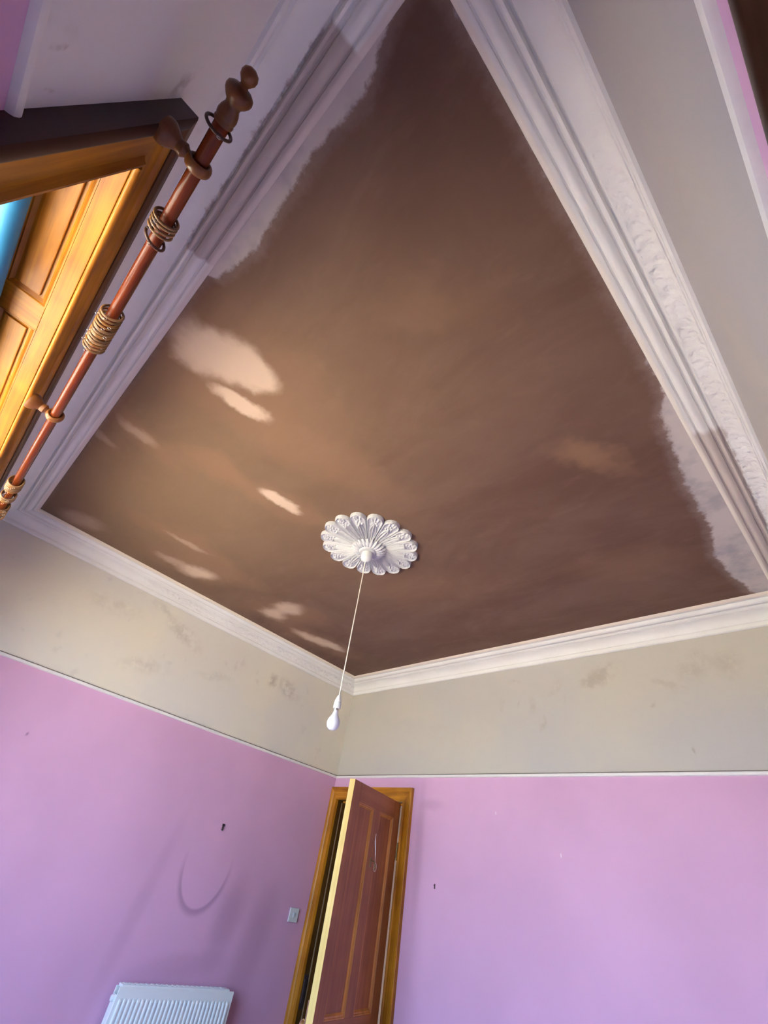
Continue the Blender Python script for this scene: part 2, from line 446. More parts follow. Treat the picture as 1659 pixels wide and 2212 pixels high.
# window glass
m, nt, b = new_mat('window_glass')
nt.nodes.remove(b)
gt = nd(nt, 'ShaderNodeBsdfTransparent')
gt.inputs[0].default_value = (0.95, 0.97, 0.97, 1)
gg = nd(nt, 'ShaderNodeBsdfGlossy')
gg.inputs['Roughness'].default_value = 0.02
fr_ = nd(nt, 'ShaderNodeLayerWeight')
fr_.inputs[0].default_value = 0.5
fw = val(nt, 'MULTIPLY_ADD', val(nt, 'POWER', fr_.outputs['Facing'], 4.0), 0.6, 0.03)
gm = nd(nt, 'ShaderNodeMixShader')
lk(nt, fw, gm.inputs[0])
lk(nt, gt.outputs[0], gm.inputs[1])
lk(nt, gg.outputs[0], gm.inputs[2])
lk(nt, gm.outputs[0], nt.nodes['Material Output'].inputs[0])
M['glass'] = m


# ================================================================== mesh helpers
def obj(name, bm, mat, parent=None, smooth_=False, loc=None):
    me = bpy.data.meshes.new(name)
    bmesh.ops.recalc_face_normals(bm, faces=bm.faces)
    bm.to_mesh(me)
    bm.free()
    if smooth_:
        for f in me.polygons:
            f.use_smooth = True
    if mat:
        me.materials.append(M[mat] if isinstance(mat, str) else mat)
    o = bpy.data.objects.new(name, me)
    C.objects.link(o)
    if parent:
        o.parent = parent
    if loc:
        o.location = loc
    if smooth_:
        try:
            me.set_sharp_from_angle(angle=math.radians(38))
        except Exception:
            pass
    return o


def thing(name, label, cat, loc=(0, 0, 0), rotz=0.0, group=None, kind=None):
    o = bpy.data.objects.new(name, None)
    o.empty_display_size = 0.05
    C.objects.link(o)
    o.location = loc
    o.rotation_euler = (0, 0, rotz)
    return tag(o, label, cat, group, kind)


def tag(o, label, cat, group=None, kind=None):
    o['label'] = label
    o['category'] = cat
    if group:
        o['group'] = group
    if kind:
        o['kind'] = kind
    return o


def box(bm, x0, x1, y0, y1, z0, z1, bevel=0.0):
    vs = [bm.verts.new((x, y, z)) for x in (x0, x1) for y in (y0, y1) for z in (z0, z1)]
    q = [(0, 1, 3, 2), (4, 6, 7, 5), (0, 4, 5, 1), (2, 3, 7, 6), (0, 2, 6, 4), (1, 5, 7, 3)]
    fs = [bm.faces.new([vs[i] for i in f]) for f in q]
    if bevel:
        es = list({e for f in fs for e in f.edges})
        bmesh.ops.bevel(bm, geom=es, offset=bevel, segments=2, affect='EDGES', profile=0.6)


def bx(*a, bevel=0.0):
    bm = bmesh.new()
    box(bm, *a, bevel=bevel)
    return bm


def lathe(prof, seg=24, M4=None, cap=True):
    """prof: list of (radius, height) turned around local Z, then M4 applied"""
    bm = bmesh.new()
    M4 = M4 or Matrix()
    rings = []
    for r, h in prof:
        if r < 1e-5:
            rings.append([bm.verts.new(M4 @ Vector((0, 0, h)))])
        else:
            rings.append([bm.verts.new(M4 @ Vector((r * math.cos(2 * math.pi * i / seg), r * math.sin(2 * math.pi * i / seg), h))) for i in range(seg)])
    for a, b_ in zip(rings, rings[1:]):
        for i in range(seg):
            j = (i + 1) % seg
            if len(a) == 1 and len(b_) == 1:
                continue
            if len(a) == 1:
                bm.faces.new((a[0], b_[i], b_[j]))
            elif len(b_) == 1:
                bm.faces.new((a[i], b_[0], a[j]))
            else:
                bm.faces.new((a[i], b_[i], b_[j], a[j]))
    if cap:
        for r in (rings[0], rings[-1]):
            if len(r) > 2:
                bm.faces.new(r)
    return bm


def torus(bm, R, r, M4, seg=32, ts=10, flat=1.0):
    g = []
    for i in range(seg):
        a = 2 * math.pi * i / seg
        g.append([bm.verts.new(M4 @ Vector(((R + r * math.cos(t)) * math.cos(a), (R + r * math.cos(t)) * math.sin(a), r * flat * math.sin(t))))
                  for t in (2 * math.pi * k / ts for k in range(ts))])
    for i in range(seg):
        for k in range(ts):
            i2, k2 = (i + 1) % seg, (k + 1) % ts
            bm.faces.new((g[i][k], g[i2][k], g[i2][k2], g[i][k2]))


def tube(bm, pts, r, seg=8):
    pts = [Vector(p) for p in pts]
    prev = None
    for i, p in enumerate(pts):
        d = (pts[min(i + 1, len(pts) - 1)] - pts[max(i - 1, 0)]).normalized()
        u = d.orthogonal().normalized() if prev is None else (prev[1] - d * prev[1].dot(d)).normalized()
        v = d.cross(u)
        ring = [bm.verts.new(p + r * (math.cos(2 * math.pi * k / seg) * u + math.sin(2 * math.pi * k / seg) * v)) for k in range(seg)]
        if prev:
            for k in range(seg):
                bm.faces.new((prev[0][k], prev[0][(k + 1) % seg], ring[(k + 1) % seg], ring[k]))
        else:
            bm.faces.new(ring)
        prev = (ring, u)
    bm.faces.new(prev[0])


def sweep(prof, place, a, b_, mitre_a=0, mitre_b=0, close=True):
    """extrude profile [(u,v)] from a to b ; place(s,u,v)->xyz ; mitre: start = a+u*mitre_a, end = b-u*mitre_b"""
    bm = bmesh.new()
    A = [bm.verts.new(place(a + u * mitre_a, u, v)) for u, v in prof]
    B = [bm.verts.new(place(b_ - u * mitre_b, u, v)) for u, v in prof]
    n = len(prof)
    for i in range(n if close else n - 1):
        j = (i + 1) % n
        bm.faces.new((A[i], A[j], B[j], B[i]))
    if close:
        bm.faces.new(A)
        bm.faces.new(B)
    return bm


# ================================================================== the room
T = 0.14
tag(obj('floor', bx(-T, W + T, -0.36, L + T + 1.3, -0.12, 0.0), 'floor'), 'pale board floor of the room', 'floor', kind='structure')
tag(obj('ceiling', bx(-T, W + T, -0.36, L + T, H, H + 0.14), 'ceiling'), 'freshly skimmed brown plaster ceiling with pale dried patches', 'ceiling', kind='structure')
tag(obj('wall_left', bx(-T, 0, -0.36, L + T, 0, H), 'wall_left'), 'pink lilac wall with cream frieze behind the radiator', 'wall', kind='structure')
tag(obj('wall_right', bx(W, W + T, -0.36, L + T, 0, H), 'wall_right'), 'wall with grey frieze and dark wooden frame at right edge', 'wall', kind='structure')
bm = bmesh.new()
box(bm, 0, DX0 - 0.03, L, L + T, 0, H)
box(bm, DX1 + 0.03, W, L, L + T, 0, H)
box(bm, DX0 - 0.03, DX1 + 0.03, L, L + T, DZ + 0.03, H)
tag(obj('wall_back', bm, 'wall_back'), 'pink lilac wall with cream frieze holding the open panelled door', 'wall', kind='structure')
bm = bmesh.new()
OP = 0.02
box(bm, 0, WX0 - OP, -0.36, 0, 0, H)
box(bm, WX1 + OP, W, -0.36, 0, 0, H)
box(bm, WX0 - OP, WX1 + OP, -0.36, 0, WZ1 + OP, H)
box(bm, WX0 - OP, WX1 + OP, -0.36, 0, 0, WZ0 - OP)
tag(obj('wall_front', bm, 'wall_front'), 'window wall with lavender grey frieze behind the curtain pole', 'wall', kind='structure')
# dark hall behind the door
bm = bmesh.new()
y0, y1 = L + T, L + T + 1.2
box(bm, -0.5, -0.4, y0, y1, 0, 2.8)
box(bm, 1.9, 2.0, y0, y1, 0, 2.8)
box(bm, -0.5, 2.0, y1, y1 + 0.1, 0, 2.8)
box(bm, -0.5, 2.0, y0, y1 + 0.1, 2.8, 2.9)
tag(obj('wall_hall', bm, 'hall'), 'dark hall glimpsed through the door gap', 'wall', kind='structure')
tag(obj('ground', bx(-30, 34, -45, -0.37, -0.9, -0.8), 'ground'), 'pale paved ground outside the window', 'ground', kind='structure')

# cornice: one moulded run per wall, mitred in the corners (u = out from wall, v = height)
CP = [(0.0, H - 0.113), (0.010, H - 0.113), (0.016, H - 0.108), (0.018, H - 0.098), (0.015, H - 0.090), (0.015, H - 0.086), (0.022, H - 0.084)]
for k in range(1, 9):                                   # the cove
    a = math.radians(90 * k / 8)
    CP.append((0.022 + 0.062 * (1 - math.cos(a)), H - 0.084 + 0.044 * math.sin(a)))
CP += [(0.086, H - 0.030), (0.091, H - 0.030), (0.094, H - 0.038), (0.100, H - 0.042), (0.107, H - 0.038), (0.111, H - 0.026), (0.117, H - 0.025),
       (0.121, H - 0.033), (0.130, H - 0.037), (0.142, H - 0.034), (0.151, H - 0.024), (0.155, H - 0.011), (0.160, H - 0.011), (0.163, H - 0.017),
       (0.170, H - 0.018), (0.182, H - 0.014), (0.189, H - 0.006), (0.190, H)]
CP += [(0.0, H)]
runs = {'left': (lambda s, u, v: (u, s, v), 0, L), 'right': (lambda s, u, v: (W - u, s, v), 0, L),
        'front': (lambda s, u, v: (s, u, v), 0, W), 'back': (lambda s, u, v: (s, L - u, v), 0, W)}
CL = {'left': 'white plaster cornice with scroll relief above the radiator wall', 'right': 'white grooved plaster cornice along the right hand wall',
      'front': 'grooved plaster cornice with grey bare stretch above the curtain pole', 'back': 'smooth white plaster cornice above the open door'}
for i, (sd, (pl, a, b_)) in enumerate(runs.items()):
    o = obj('trim_%d' % (i + 1), sweep(CP, pl, a, b_, 1, 1), 'cornice_' + sd, smooth_=True)
    tag(o, CL[sd], 'cornice', kind='structure')
# picture rail
RP = [(0, ZR - 0.020), (0.005, ZR - 0.019), (0.010, ZR - 0.016), (0.0125, ZR - 0.009), (0.0115, ZR - 0.003), (0.009, ZR - 0.001), (0, ZR - 0.001)]
GP = [(0, ZR - 0.0005), (0.0095, ZR - 0.0005), (0.009, ZR + 0.0030), (0, ZR + 0.0030)]
RL = {'left': 'thin white picture rail on the radiator wall', 'right': 'white picture rail over the dark frame at right',
      'front': 'short white picture rail butting the window frame', 'back': 'thin white picture rail just above the open door'}
spans = {'left': [(0, L, 1, 1)], 'right': [(0, L, 1, 1)], 'back': [(0, W, 1, 1)], 'front': [(0, WX0 - 0.130, 1, 0), (WX1 + 0.130, W, 0, 1)]}
for i, (sd, (pl, a, b_)) in enumerate(runs.items()):
    for j, (s0, s1, ma, mb) in enumerate(spans[sd]):
        o = obj('trim_%d' % (5 + i + (4 if j == 0 and sd == 'front' else 0)), sweep(RP, pl, s0, s1, ma, mb), 'rail', smooth_=True)
        lab = RL[sd] if not (sd == 'front' and j == 0) else 'white picture rail beyond the far side of the window'
        tag(o, lab, 'picture rail', kind='structure')
        if sd in ('left', 'back'):
            obj('dust_groove', sweep(GP, pl, s0, s1, ma, mb), 'groove', o)

# ================================================================== timber architraves
# w: 0 at the opening .. width ; t: out from the wall
def arch_prof(wd, t):
    k = wd / 0.13
    return [(0, 0), (0, t * 0.70), (0.003 * k, t * 0.84), (0.010 * k, t * 0.86), (0.014 * k, t * 0.70), (0.020 * k, t * 0.58), (0.082 * k, t * 0.62),
            (0.087 * k, t * 0.76), (0.094 * k, t * 0.84), (0.103 * k, t), (0.124 * k, t), (wd, t * 0.93), (wd, 0)]


# ------------------------------------------------------------------ window_1
win = thing('window_1', 'deep window recess with varnished panelled soffit and thick frame', 'window', (WX0, 0, WZ0), kind='structure')
ox, oz = WX0, WZ0
wp = arch_prof(0.130, 0.046)
bp = [(0.0962, 0.0), (0.0962, 0.0415), (0.101, 0.0475), (0.106, 0.049), (0.126, 0.049), (0.1305, 0.046), (0.1305, 0.0)]      # dark outer back band
wp = [(w, t) for w, t in wp if w < 0.096] + [(0.0958, 0.0385), (0.0958, 0.0)]
ww, wh = WX1 - WX0, WZ1 - WZ0
obj('architrave_head', sweep([(w, t) for w, t in wp], lambda s, w, t: (s, t, wh + w), 0, ww, -1, -1), 'pine_x', win, True)
obj('architrave_jamb', sweep(wp, lambda s, w, t: (ww + w, t, s), -WZ0 + 0.001, wh, 0, -1), 'pine_z', win, True)
obj('architrave_jamb', sweep(wp, lambda s, w, t: (-w, t, s), -WZ0 + 0.001, wh, 0, -1), 'pine_z', win, True)
obj('back_band', sweep(bp, lambda s, w, t: (s, t, wh + w), 0, ww, -1, -1), 'band_x', win, True)
obj('back_band', sweep(bp, lambda s, w, t: (ww + w, t, s), -WZ0 + 0.001, wh, 0, -1), 'band_z', win, True)
obj('back_band', sweep(bp, lambda s, w, t: (-w, t, s), -WZ0 + 0.001, wh, 0, -1), 'band_z', win, True)
# soffit: boards framing recessed panels, seen from below
SY0, SY1 = -0.165, 0.026
R1, R2 = 1.504 - ox, 2.488 - ox                 # cross rails, in line with the mullions
SH = 0.016
obj('soffit_board', bx(-0.02, ww + 0.02, SY0 - 0.05, 0.0, wh + 0.006, wh + 0.0195), 'pine_x', win)
obj('soffit_rail', bx(0, ww, -0.018, SY1, wh - 0.010, wh + 0.0055, bevel=0.0015), 'pine_x', win)
obj('soffit_rail', bx(0, ww, SY0, SY0 + 0.032, wh - 0.010, wh + 0.0055, bevel=0.0015), 'pine_x', win)
px = [(0.0, 0.055), (R1 - 0.054, R1 + 0.054), (R2 - 0.054, R2 + 0.054), (ww - 0.055, ww)]
for a, b_ in px:
    obj('soffit_muntin', bx(a, b_, SY0 + 0.0325, -0.0185, wh - 0.010, wh + 0.0055, bevel=0.0015), 'pine_y', win)
for (a0, a), (b_, b1) in zip(px, px[1:]):
    pn = obj('soffit_panel', bx(a, b_, SY0 + 0.0325, -0.0185, wh + 0.001, wh + 0.0058), 'pine_x', win)
    y0, y1, zz = SY0 + 0.0325, -0.0185, wh + 0.001
    fld = bmesh.new()                               # raised field
    box(fld, a + 0.026, b_ - 0.026, y0 + 0.026, y1 - 0.026, zz - 0.006, zz, bevel=0.002)
    obj('raised_field', fld, 'pine_x', pn)
    mo = [(0, 0), (0, 0.011), (0.004, 0.011), (0.006, 0.007), (0.010, 0.0085), (0.014, 0.004), (0.018, 0)]
    obj('panel_moulding', sweep(mo, lambda s, u, v: (s, y1 - u, zz - v), a, b_, 1, 1), 'pine_x', pn, True)
    obj('panel_moulding', sweep(mo, lambda s, u, v: (s, y0 + u, zz - v), a, b_, 1, 1), 'pine_x', pn, True)
    obj('panel_moulding', sweep(mo, lambda s, u, v: (a + u, s, zz - v), y0, y1, 1, 1), 'pine_y', pn, True)
    obj('panel_moulding', sweep(mo, lambda s, u, v: (b_ - u, s, zz - v), y0, y1, 1, 1), 'pine_y', pn, True)
obj('corner_bead', lathe([(0.008, 0), (0.008, ww)], 12, Matrix.Translation((0, 0.034, wh - 0.004)) @ Matrix.Rotation(math.pi / 2, 4, 'Y')), 'pine_x', win, True)
# side linings, sill
for xa, xb in ((-0.0195, -0.0005), (ww + 0.0005, ww + 0.0195)):
    li = obj('jamb_lining', bx(xa, xb, SY0 - 0.05, 0.0, 0, wh), 'pine_z', win)
    xs = xb if xa < 0 else xa
    sg = 1 if xa < 0 else -1
    for za, zb in ((0.10, 0.80), (0.92, 1.72)):
        q = bmesh.new()
        box(q, min(xs, xs + sg * 0.008), max(xs, xs + sg * 0.008), SY0 + 0.04, -0.02, za, zb, bevel=0.003)
        obj('shutter_panel', q, 'pine_z', li)
obj('sill', bx(-0.019, ww + 0.019, SY0 - 0.06, 0.06, -0.0195, 0.012, bevel=0.004), 'pine_x', win)
# sashes: three lights between mullions
SF0, SF1 = -0.215, -0.172
xs = [0.0, R1, R2, ww]
obj('sash_head', bx(0, ww, SF0, SF1, wh - 0.055, wh + 0.005), 'pine_x', win)
obj('sash_bottom', bx(0, ww, SF0, SF1, 0.013, 0.08), 'pine_x', win)
for k, xx in enumerate(xs):
    hw = 0.045
    a, b_ = (max(0, xx - hw), min(ww, xx + hw))
    obj('mullion', bx(a, b_, SF0, SF1, 0.08, wh - 0.055), 'pine_z', win)
for a, b_ in zip(xs, xs[1:]):
    obj('meeting_rail', bx(a + 0.045, b_ - 0.045, SF0 + 0.004, SF1 - 0.004, 0.86, 0.905), 'pine_x', win)
    for za, zb in ((0.08, 0.86), (0.905, wh - 0.055)):
        obj('pane', bx(a + 0.045, b_ - 0.045, -0.195, -0.191, za, zb), 'glass', win)

# ------------------------------------------------------------------ blue roller blind
bl = thing('roller_blind', 'bright blue roller blind rolled up at the window head', 'blind', (WX0, -0.135, WZ1 - 0.05))
obj('blind_roll', lathe([(0.026, 0.02), (0.026, ww - 0.02)], 24, Matrix.Rotation(math.pi / 2, 4, 'Y')), 'blind', bl, True)
for xa in (0.0, ww - 0.016):
    obj('end_bracket', bx(xa, xa + 0.016, -0.016, 0.016, -0.018, 0.038), 'steel', bl)

# ------------------------------------------------------------------ door frame (trim) and door leaf
df = thing('trim_10', 'varnished pine frame around the open door', 'door frame', (DX0, L, 0), kind='structure')
dw = DX1 - DX0
dp = arch_prof(0.092, 0.030)
obj('architrave_head', sweep(dp, lambda s, w, t: (s, -t, DZ + w), 0, dw, -1, -1), 'pine_x', df, True)
obj('architrave_jamb', sweep(dp, lambda s, w, t: (-w, -t, s), 0, DZ, 0, -1), 'pine_z', df, True)
obj('architrave_jamb', sweep(dp, lambda s, w, t: (dw + w, -t, s), 0, DZ, 0, -1), 'pine_z', df, True)
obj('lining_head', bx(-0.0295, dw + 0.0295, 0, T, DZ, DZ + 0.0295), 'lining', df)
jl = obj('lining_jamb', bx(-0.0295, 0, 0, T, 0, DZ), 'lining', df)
obj('lining_jamb', bx(dw, dw + 0.0295, 0, T, 0, DZ), 'pine_z', df)
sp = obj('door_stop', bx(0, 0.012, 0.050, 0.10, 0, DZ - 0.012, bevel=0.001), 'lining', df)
obj('draught_strip', bx(0.0005, 0.007, 0.045, 0.0498, 0, DZ - 0.012), 'strip', sp)
obj('door_stop', bx(dw - 0.012, dw, 0.050, 0.085, 0, DZ - 0.012, bevel=0.001), 'pine_z', df)
obj('door_stop', bx(0.012, dw - 0.012, 0.050, 0.085, DZ - 0.012, DZ, bevel=0.001), 'pine_x', df)
o = obj('strike_plate', bx(0, 0.004, 0.004, 0.040, 0.90, 1.06, bevel=0.001), 'black_iron', jl)
obj('keeper_box', bx(0.004, 0.016, 0.002, 0.022, 0.93, 1.04, bevel=0.002), 'black_iron', jl)

LW, LT, LZ = 0.775, 0.042, 2.066
ANG = math.radians(107.5)
# leaf local frame: +X from hinge to free edge, +Y towards the panelled face seen from the room
leaf = thing('door_1', 'reddish brown panelled door standing open with bare yellow edge', 'door', (DX1 - 0.006, L - 0.034, 0.008), kind='structure')
leaf.rotation_euler = (0, 0, math.pi + ANG)
# with this rotation local +X points into the room and local +Y towards the camera side
ST, MU = 0.105, 0.105
def lb(name, x0, x1, z0, z1, mat, y0=-LT, y1=0.0, par=None, bev=0.0015):
    return obj(name, bx(x0, x1, y0, y1, z0, z1, bevel=bev), mat, par or leaf)
lb('stile', 0, ST, 0, LZ, 'leaf_z')
free = lb('stile', LW - ST, LW, 0, LZ, 'leaf_z')
obj('bare_edge', bx(LW + 0.0002, LW + 0.0025, -LT, 0.0, 0, LZ), 'raw_edge', free)
lb('top_rail', ST, LW - ST, LZ - 0.105, LZ, 'leaf_x')
lb('lock_rail', ST, LW - ST, 0.84, 1.03, 'leaf_x')
lb('bottom_rail', ST, LW - ST, 0, 0.22, 'leaf_x')
mx0, mx1 = LW / 2 - MU / 2, LW / 2 + MU / 2
lb('mullion', mx0, mx1, 1.03, LZ - 0.105, 'leaf_z')
lb('mullion', mx0, mx1, 0.22, 0.84, 'leaf_z')
mo = [(0, 0), (0, 0.012), (0.005, 0.0125), (0.008, 0.008), (0.014, 0.009), (0.019, 0.003), (0.022, 0)]
for xa, xb in ((ST, mx0), (mx1, LW - ST)):
    for za, zb in ((1.03, LZ - 0.105), (0.22, 0.84)):
        pn = lb('panel', xa, xb, za, zb, 'leaf_z', -LT + 0.014, -0.014, bev=0)
        zz = -0.014
        obj('panel_moulding', sweep(mo, lambda s, u, v: (s, zz + v, zb - u), xa, xb, 1, 1), 'leaf_bead', pn, True)
        obj('panel_moulding', sweep(mo, lambda s, u, v: (s, zz + v, za + u), xa, xb, 1, 1), 'leaf_bead', pn, True)
        obj('panel_moulding', sweep(mo, lambda s, u, v: (xa + u, zz + v, s), za, zb, 1, 1), 'leaf_bead', pn, True)
        obj('panel_moulding', sweep(mo, lambda s, u, v: (xb - u, zz + v, s), za, zb, 1, 1), 'leaf_bead', pn, True)
# brass lock furniture on the far face
lk_ = obj('rim_lock', bx(LW - 0.11, LW - 0.001, -LT - 0.010, -LT, 0.88, 1.10, bevel=0.002), 'bright_brass', leaf)
obj('knob', lathe([(0.012, 0), (0.010, 0.028), (0.024, 0.036), (0.028, 0.048), (0.022, 0.060), (0, 0.064)], 20,
                  Matrix.Translation((LW - 0.07, -LT - 0.010, 1.0)) @ Matrix.Rotation(math.pi / 2, 4, 'X')), 'bright_brass', lk_, True)
for z in (0.25, 1.78):
    obj('hinge', lathe([(0.007, -0.05), (0.007, 0.05)], 12, Matrix.Translation((-0.004, 0.004, z))), 'dark_brass', leaf, True)
# coat hook with a twist of wire on the mullion
hk = obj('coat_hook', bx(LW / 2 - 0.012, LW / 2 + 0.012, 0.0, 0.004, 1.655, 1.705, bevel=0.001), 'dark_brass', leaf)
bm = bmesh.new()
tube(bm, [(LW / 2, 0.004, 1.69), (LW / 2, 0.030, 1.685), (LW / 2, 0.042, 1.668), (LW / 2, 0.038, 1.65), (LW / 2, 0.028, 1.645)], 0.0035)
obj('hook_arm', bm, 'dark_brass', hk, True)
bm = bmesh.new()
torus(bm, 0.020, 0.0018, Matrix.Translation((LW / 2 - 0.012, 0.035, 1.66)) @ Matrix.Rotation(math.pi / 2, 4, 'X'), 24, 6)
tube(bm, [(LW / 2 - 0.01, 0.032, 1.68), (LW / 2 - 0.020, 0.020, 1.73), (LW / 2 - 0.012, 0.010, 1.79), (LW / 2 - 0.018, 0.006, 1.83)], 0.0014, 6)
obj('wire_loop', bm, 'steel', hk, True)

# ------------------------------------------------------------------ dark door on the right wall
d2 = thing('door_2', 'dark stained wooden door frame under the rail at right edge', 'door', (W, 0.14, 0), kind='structure')
dp2 = arch_prof(0.095, 0.012)
w2, z2 = 0.86, 2.095
obj('architrave_head', sweep(dp2, lambda s, w, t: (-t, s, z2 + w), 0, w2, -1, -1), 'dark_z', d2, True)
obj('architrave_jamb', sweep(dp2, lambda s, w, t: (-t, -w, s), 0, z2, 0, -1), 'dark_z', d2, True)
obj('architrave_jamb', sweep(dp2, lambda s, w, t: (-t, w2 + w, s), 0, z2, 0, -1), 'dark_z', d2, True)
obj('leaf', bx(-0.005, -0.0005, 0, w2, 0.005, z2), 'dark_z', d2)
for ya, yb in ((0.1, 0.38), (0.48, 0.76)):
    for za, zb in ((0.25, 0.85), (1.05, 1.98)):
        obj('panel', bx(-0.010, -0.005, ya, yb, za, zb, bevel=0.003), 'dark_z', d2)

# ================================================================== ceiling rose
RC = (W / 2 + 0.008, L / 2, H)
NP = 16
rose = thing('ceiling_rose', 'round white plaster ceiling rose with sixteen scalloped petals', 'ceiling rose', RC)
obj('backing_disc', lathe([(0.262, -0.0), (0.262, -0.010), (0.240, -0.016), (0, -0.016)], 64), 'plaster_white', rose, True)
Ri, Ro, hwid = 0.085, 0.322, math.pi / NP


def petal_mesh():
    bm = bmesh.new()
    ns, ntt = 30, 60
    rc = Ro / (1 + math.sin(hwid) * 0.98)          # centre radius of the round end
    cr = rc * math.sin(hwid) * 0.98
    rnd = random.Random(3)
    dots = [(0.0, 0.0), (0.0, .55), (.5, .18), (-.5, .18), (.36, -.5), (-.36, -.5), (.0, -.9), (.62, .62), (-.62, .62), (.0, .95), (.55, -1.05), (-.55, -1.05)]
    g = []
    for j in range(ntt + 1):
        r = Ri + (Ro - Ri) * j / ntt
        if r <= rc:
            hw = r * math.tan(hwid) * 0.98
        else:
            hw = math.sqrt(max(0, cr * cr - (r - rc) ** 2))
        hw = max(hw, 0.0006)
        row = []
        for i in range(ns + 1):
            s = -1 + 2 * i / ns
            x = s * hw
            # distance to the outline
            ed = hw - abs(x) if r <= rc else cr - math.hypot(x, r - rc)
            z = 0.012 + 0.004 * min(1, max(0, (r - Ri) / (Ro - Ri)))
            z += 0.011 * math.exp(-((ed - 0.0055) / 0.0030) ** 2)                     # raised rim
            if ed < 0.002:
                z -= 0.010 * (1 - ed / 0.002)
            if r < rc - 0.03:                                                         # leaf with a mid rib and flutes
                t = (r - Ri) / (rc - 0.03 - Ri)
                lw = hw * 0.55 * math.sin(math.pi * min(1, 0.15 + 0.85 * t)) ** 0.7
                z += 0.013 * math.exp(-(x / 0.0032) ** 2)
                z += 0.011 * math.exp(-((abs(x) - lw) / 0.003) ** 2)
            for dx, dy in dots:                                                       # cast flowers at the tip
                q = math.hypot(x - dx * cr * 0.62, (r - (rc - 0.002)) - dy * cr * 0.62)
                z += 0.013 * math.exp(-(q / 0.0056) ** 2)
            # dished towards the middle
            z += 0.014 * (1 - (r - Ri) / (Ro - Ri)) ** 2
            row.append(bm.verts.new((x, r, -z)))
        g.append(row)
    for a, b_ in zip(g, g[1:]):
        for i in range(ns):
            bm.faces.new((a[i], a[i + 1], b_[i + 1], b_[i]))
    # skirt up to the ceiling
    rim = [g[0][i] for i in range(ns + 1)] + [r_[-1] for r_ in g[1:]] + [g[-1][i] for i in range(ns - 1, -1, -1)] + [r_[0] for r_ in g[-2:0:-1]]
    up = [bm.verts.new((v.co.x, v.co.y, -0.0005)) for v in rim]
    n = len(rim)
    for i in range(n):
        bm.faces.new((rim[i], up[i], up[(i + 1) % n], rim[(i + 1) % n]))
    return bm


p0 = obj('petal', petal_mesh(), 'plaster_white', rose, True)
for k in range(NP):
    q = p0 if k == 0 else p0.copy()
    if k:
        C.objects.link(q)
        q.parent = rose
    q.rotation_euler = (0, 0, 2 * math.pi * (k + 0.35) / NP)
obj('inner_dish', lathe([(0.098, -0.024), (0.104, -0.034), (0.098, -0.046), (0.085, -0.050), (0.06, -0.055), (0.05, -0.070), (0, -0.072)], 40), 'plaster_white', rose, True)
# ring of small acanthus tips round the boss
bm = bmesh.new()
for a, b_ in ((0.0, 0),):
    vs = []
    for i in range(9):
        t = i / 8
        wd = 0.0135 * math.sin(math.pi * (0.18 + 0.82 * t)) ** 0.8 + 0.001
        r = 0.050 + 0.062 * t
        z = -0.054 - 0.010 * math.sin(math.pi * t) + 0.012 * t
        vs.append([bm.verts.new((s * wd, r, z - (0.006 if s == 0 else 0.0))) for s in (-1, 0, 1)])
    tip = bm.verts.new((0, 0.118, -0.040))
    for p_, q_ in zip(vs, vs[1:]):
        bm.faces.new((p_[0], p_[1], q_[1], q_[0]))
        bm.faces.new((p_[1], p_[2], q_[2], q_[1]))
    bm.faces.new((vs[-1][0], vs[-1][1], tip))
    bm.faces.new((vs[-1][1], vs[-1][2], tip))
ex = bmesh.ops.extrude_face_region(bm, geom=list(bm.faces))
for v in [e for e in ex['geom'] if isinstance(e, bmesh.types.BMVert)]:
    v.co.z += 0.012
l0 = obj('acanthus_tip', bm, 'plaster_white', rose, True)
for k in range(24):
    q = l0 if k == 0 else l0.copy()
    if k:
        C.objects.link(q)
        q.parent = rose
    q.rotation_euler = (0, 0, 2 * math.pi * k / 24)

# ------------------------------------------------------------------ pendant lamp
pen = thing('pendant_lamp', 'bare white bulb hanging on a thin cord from the ceiling rose', 'lamp', (RC[0], RC[1], H - 0.072))
obj('ceiling_cup', lathe([(0.034, 0.0), (0.036, -0.010), (0.036, -0.034), (0.033, -0.044), (0.022, -0.054), (0.008, -0.060), (0, -0.061)], 32), 'plastic_white', pen, True)
drop = 2.180 - (H - 0.072)
ex_, ey_ = 0.019, 0.017
bm = bmesh.new()
tube(bm, [(ex_ * t ** 1.1, ey_ * t ** 1.1, -0.058 + (drop + 0.058) * t) for t in [i / 12 for i in range(13)]], 0.0030, 8)
obj('cord', bm, 'flex', pen, True)
Mh = Matrix.Translation((ex_, ey_, drop))
obj('lamp_holder', lathe([(0.0045, 0.012), (0.009, 0.006), (0.0150, -0.010), (0.0165, -0.016), (0.0165, -0.020), (0.0140, -0.0205), (0.0140, -0.0225), (0.0180, -0.023), (0.0180, -0.046), (0.0165, -0.048), (0, -0.048)], 24, Mh), 'plastic_white', pen, True)
bu = obj('bulb', lathe([(0.0105, -0.056), (0.0115, -0.064), (0.0155, -0.076), (0.0225, -0.087), (0.0285, -0.098), (0.0305, -0.108), (0.0295, -0.120), (0.0240, -0.131), (0.0150, -0.138), (0, -0.141)], 28, Mh), 'bulb', pen, True)
obj('bulb_cap', lathe([(0.0125, -0.047), (0.0125, -0.057)], 20, Mh), 'steel', bu, True)

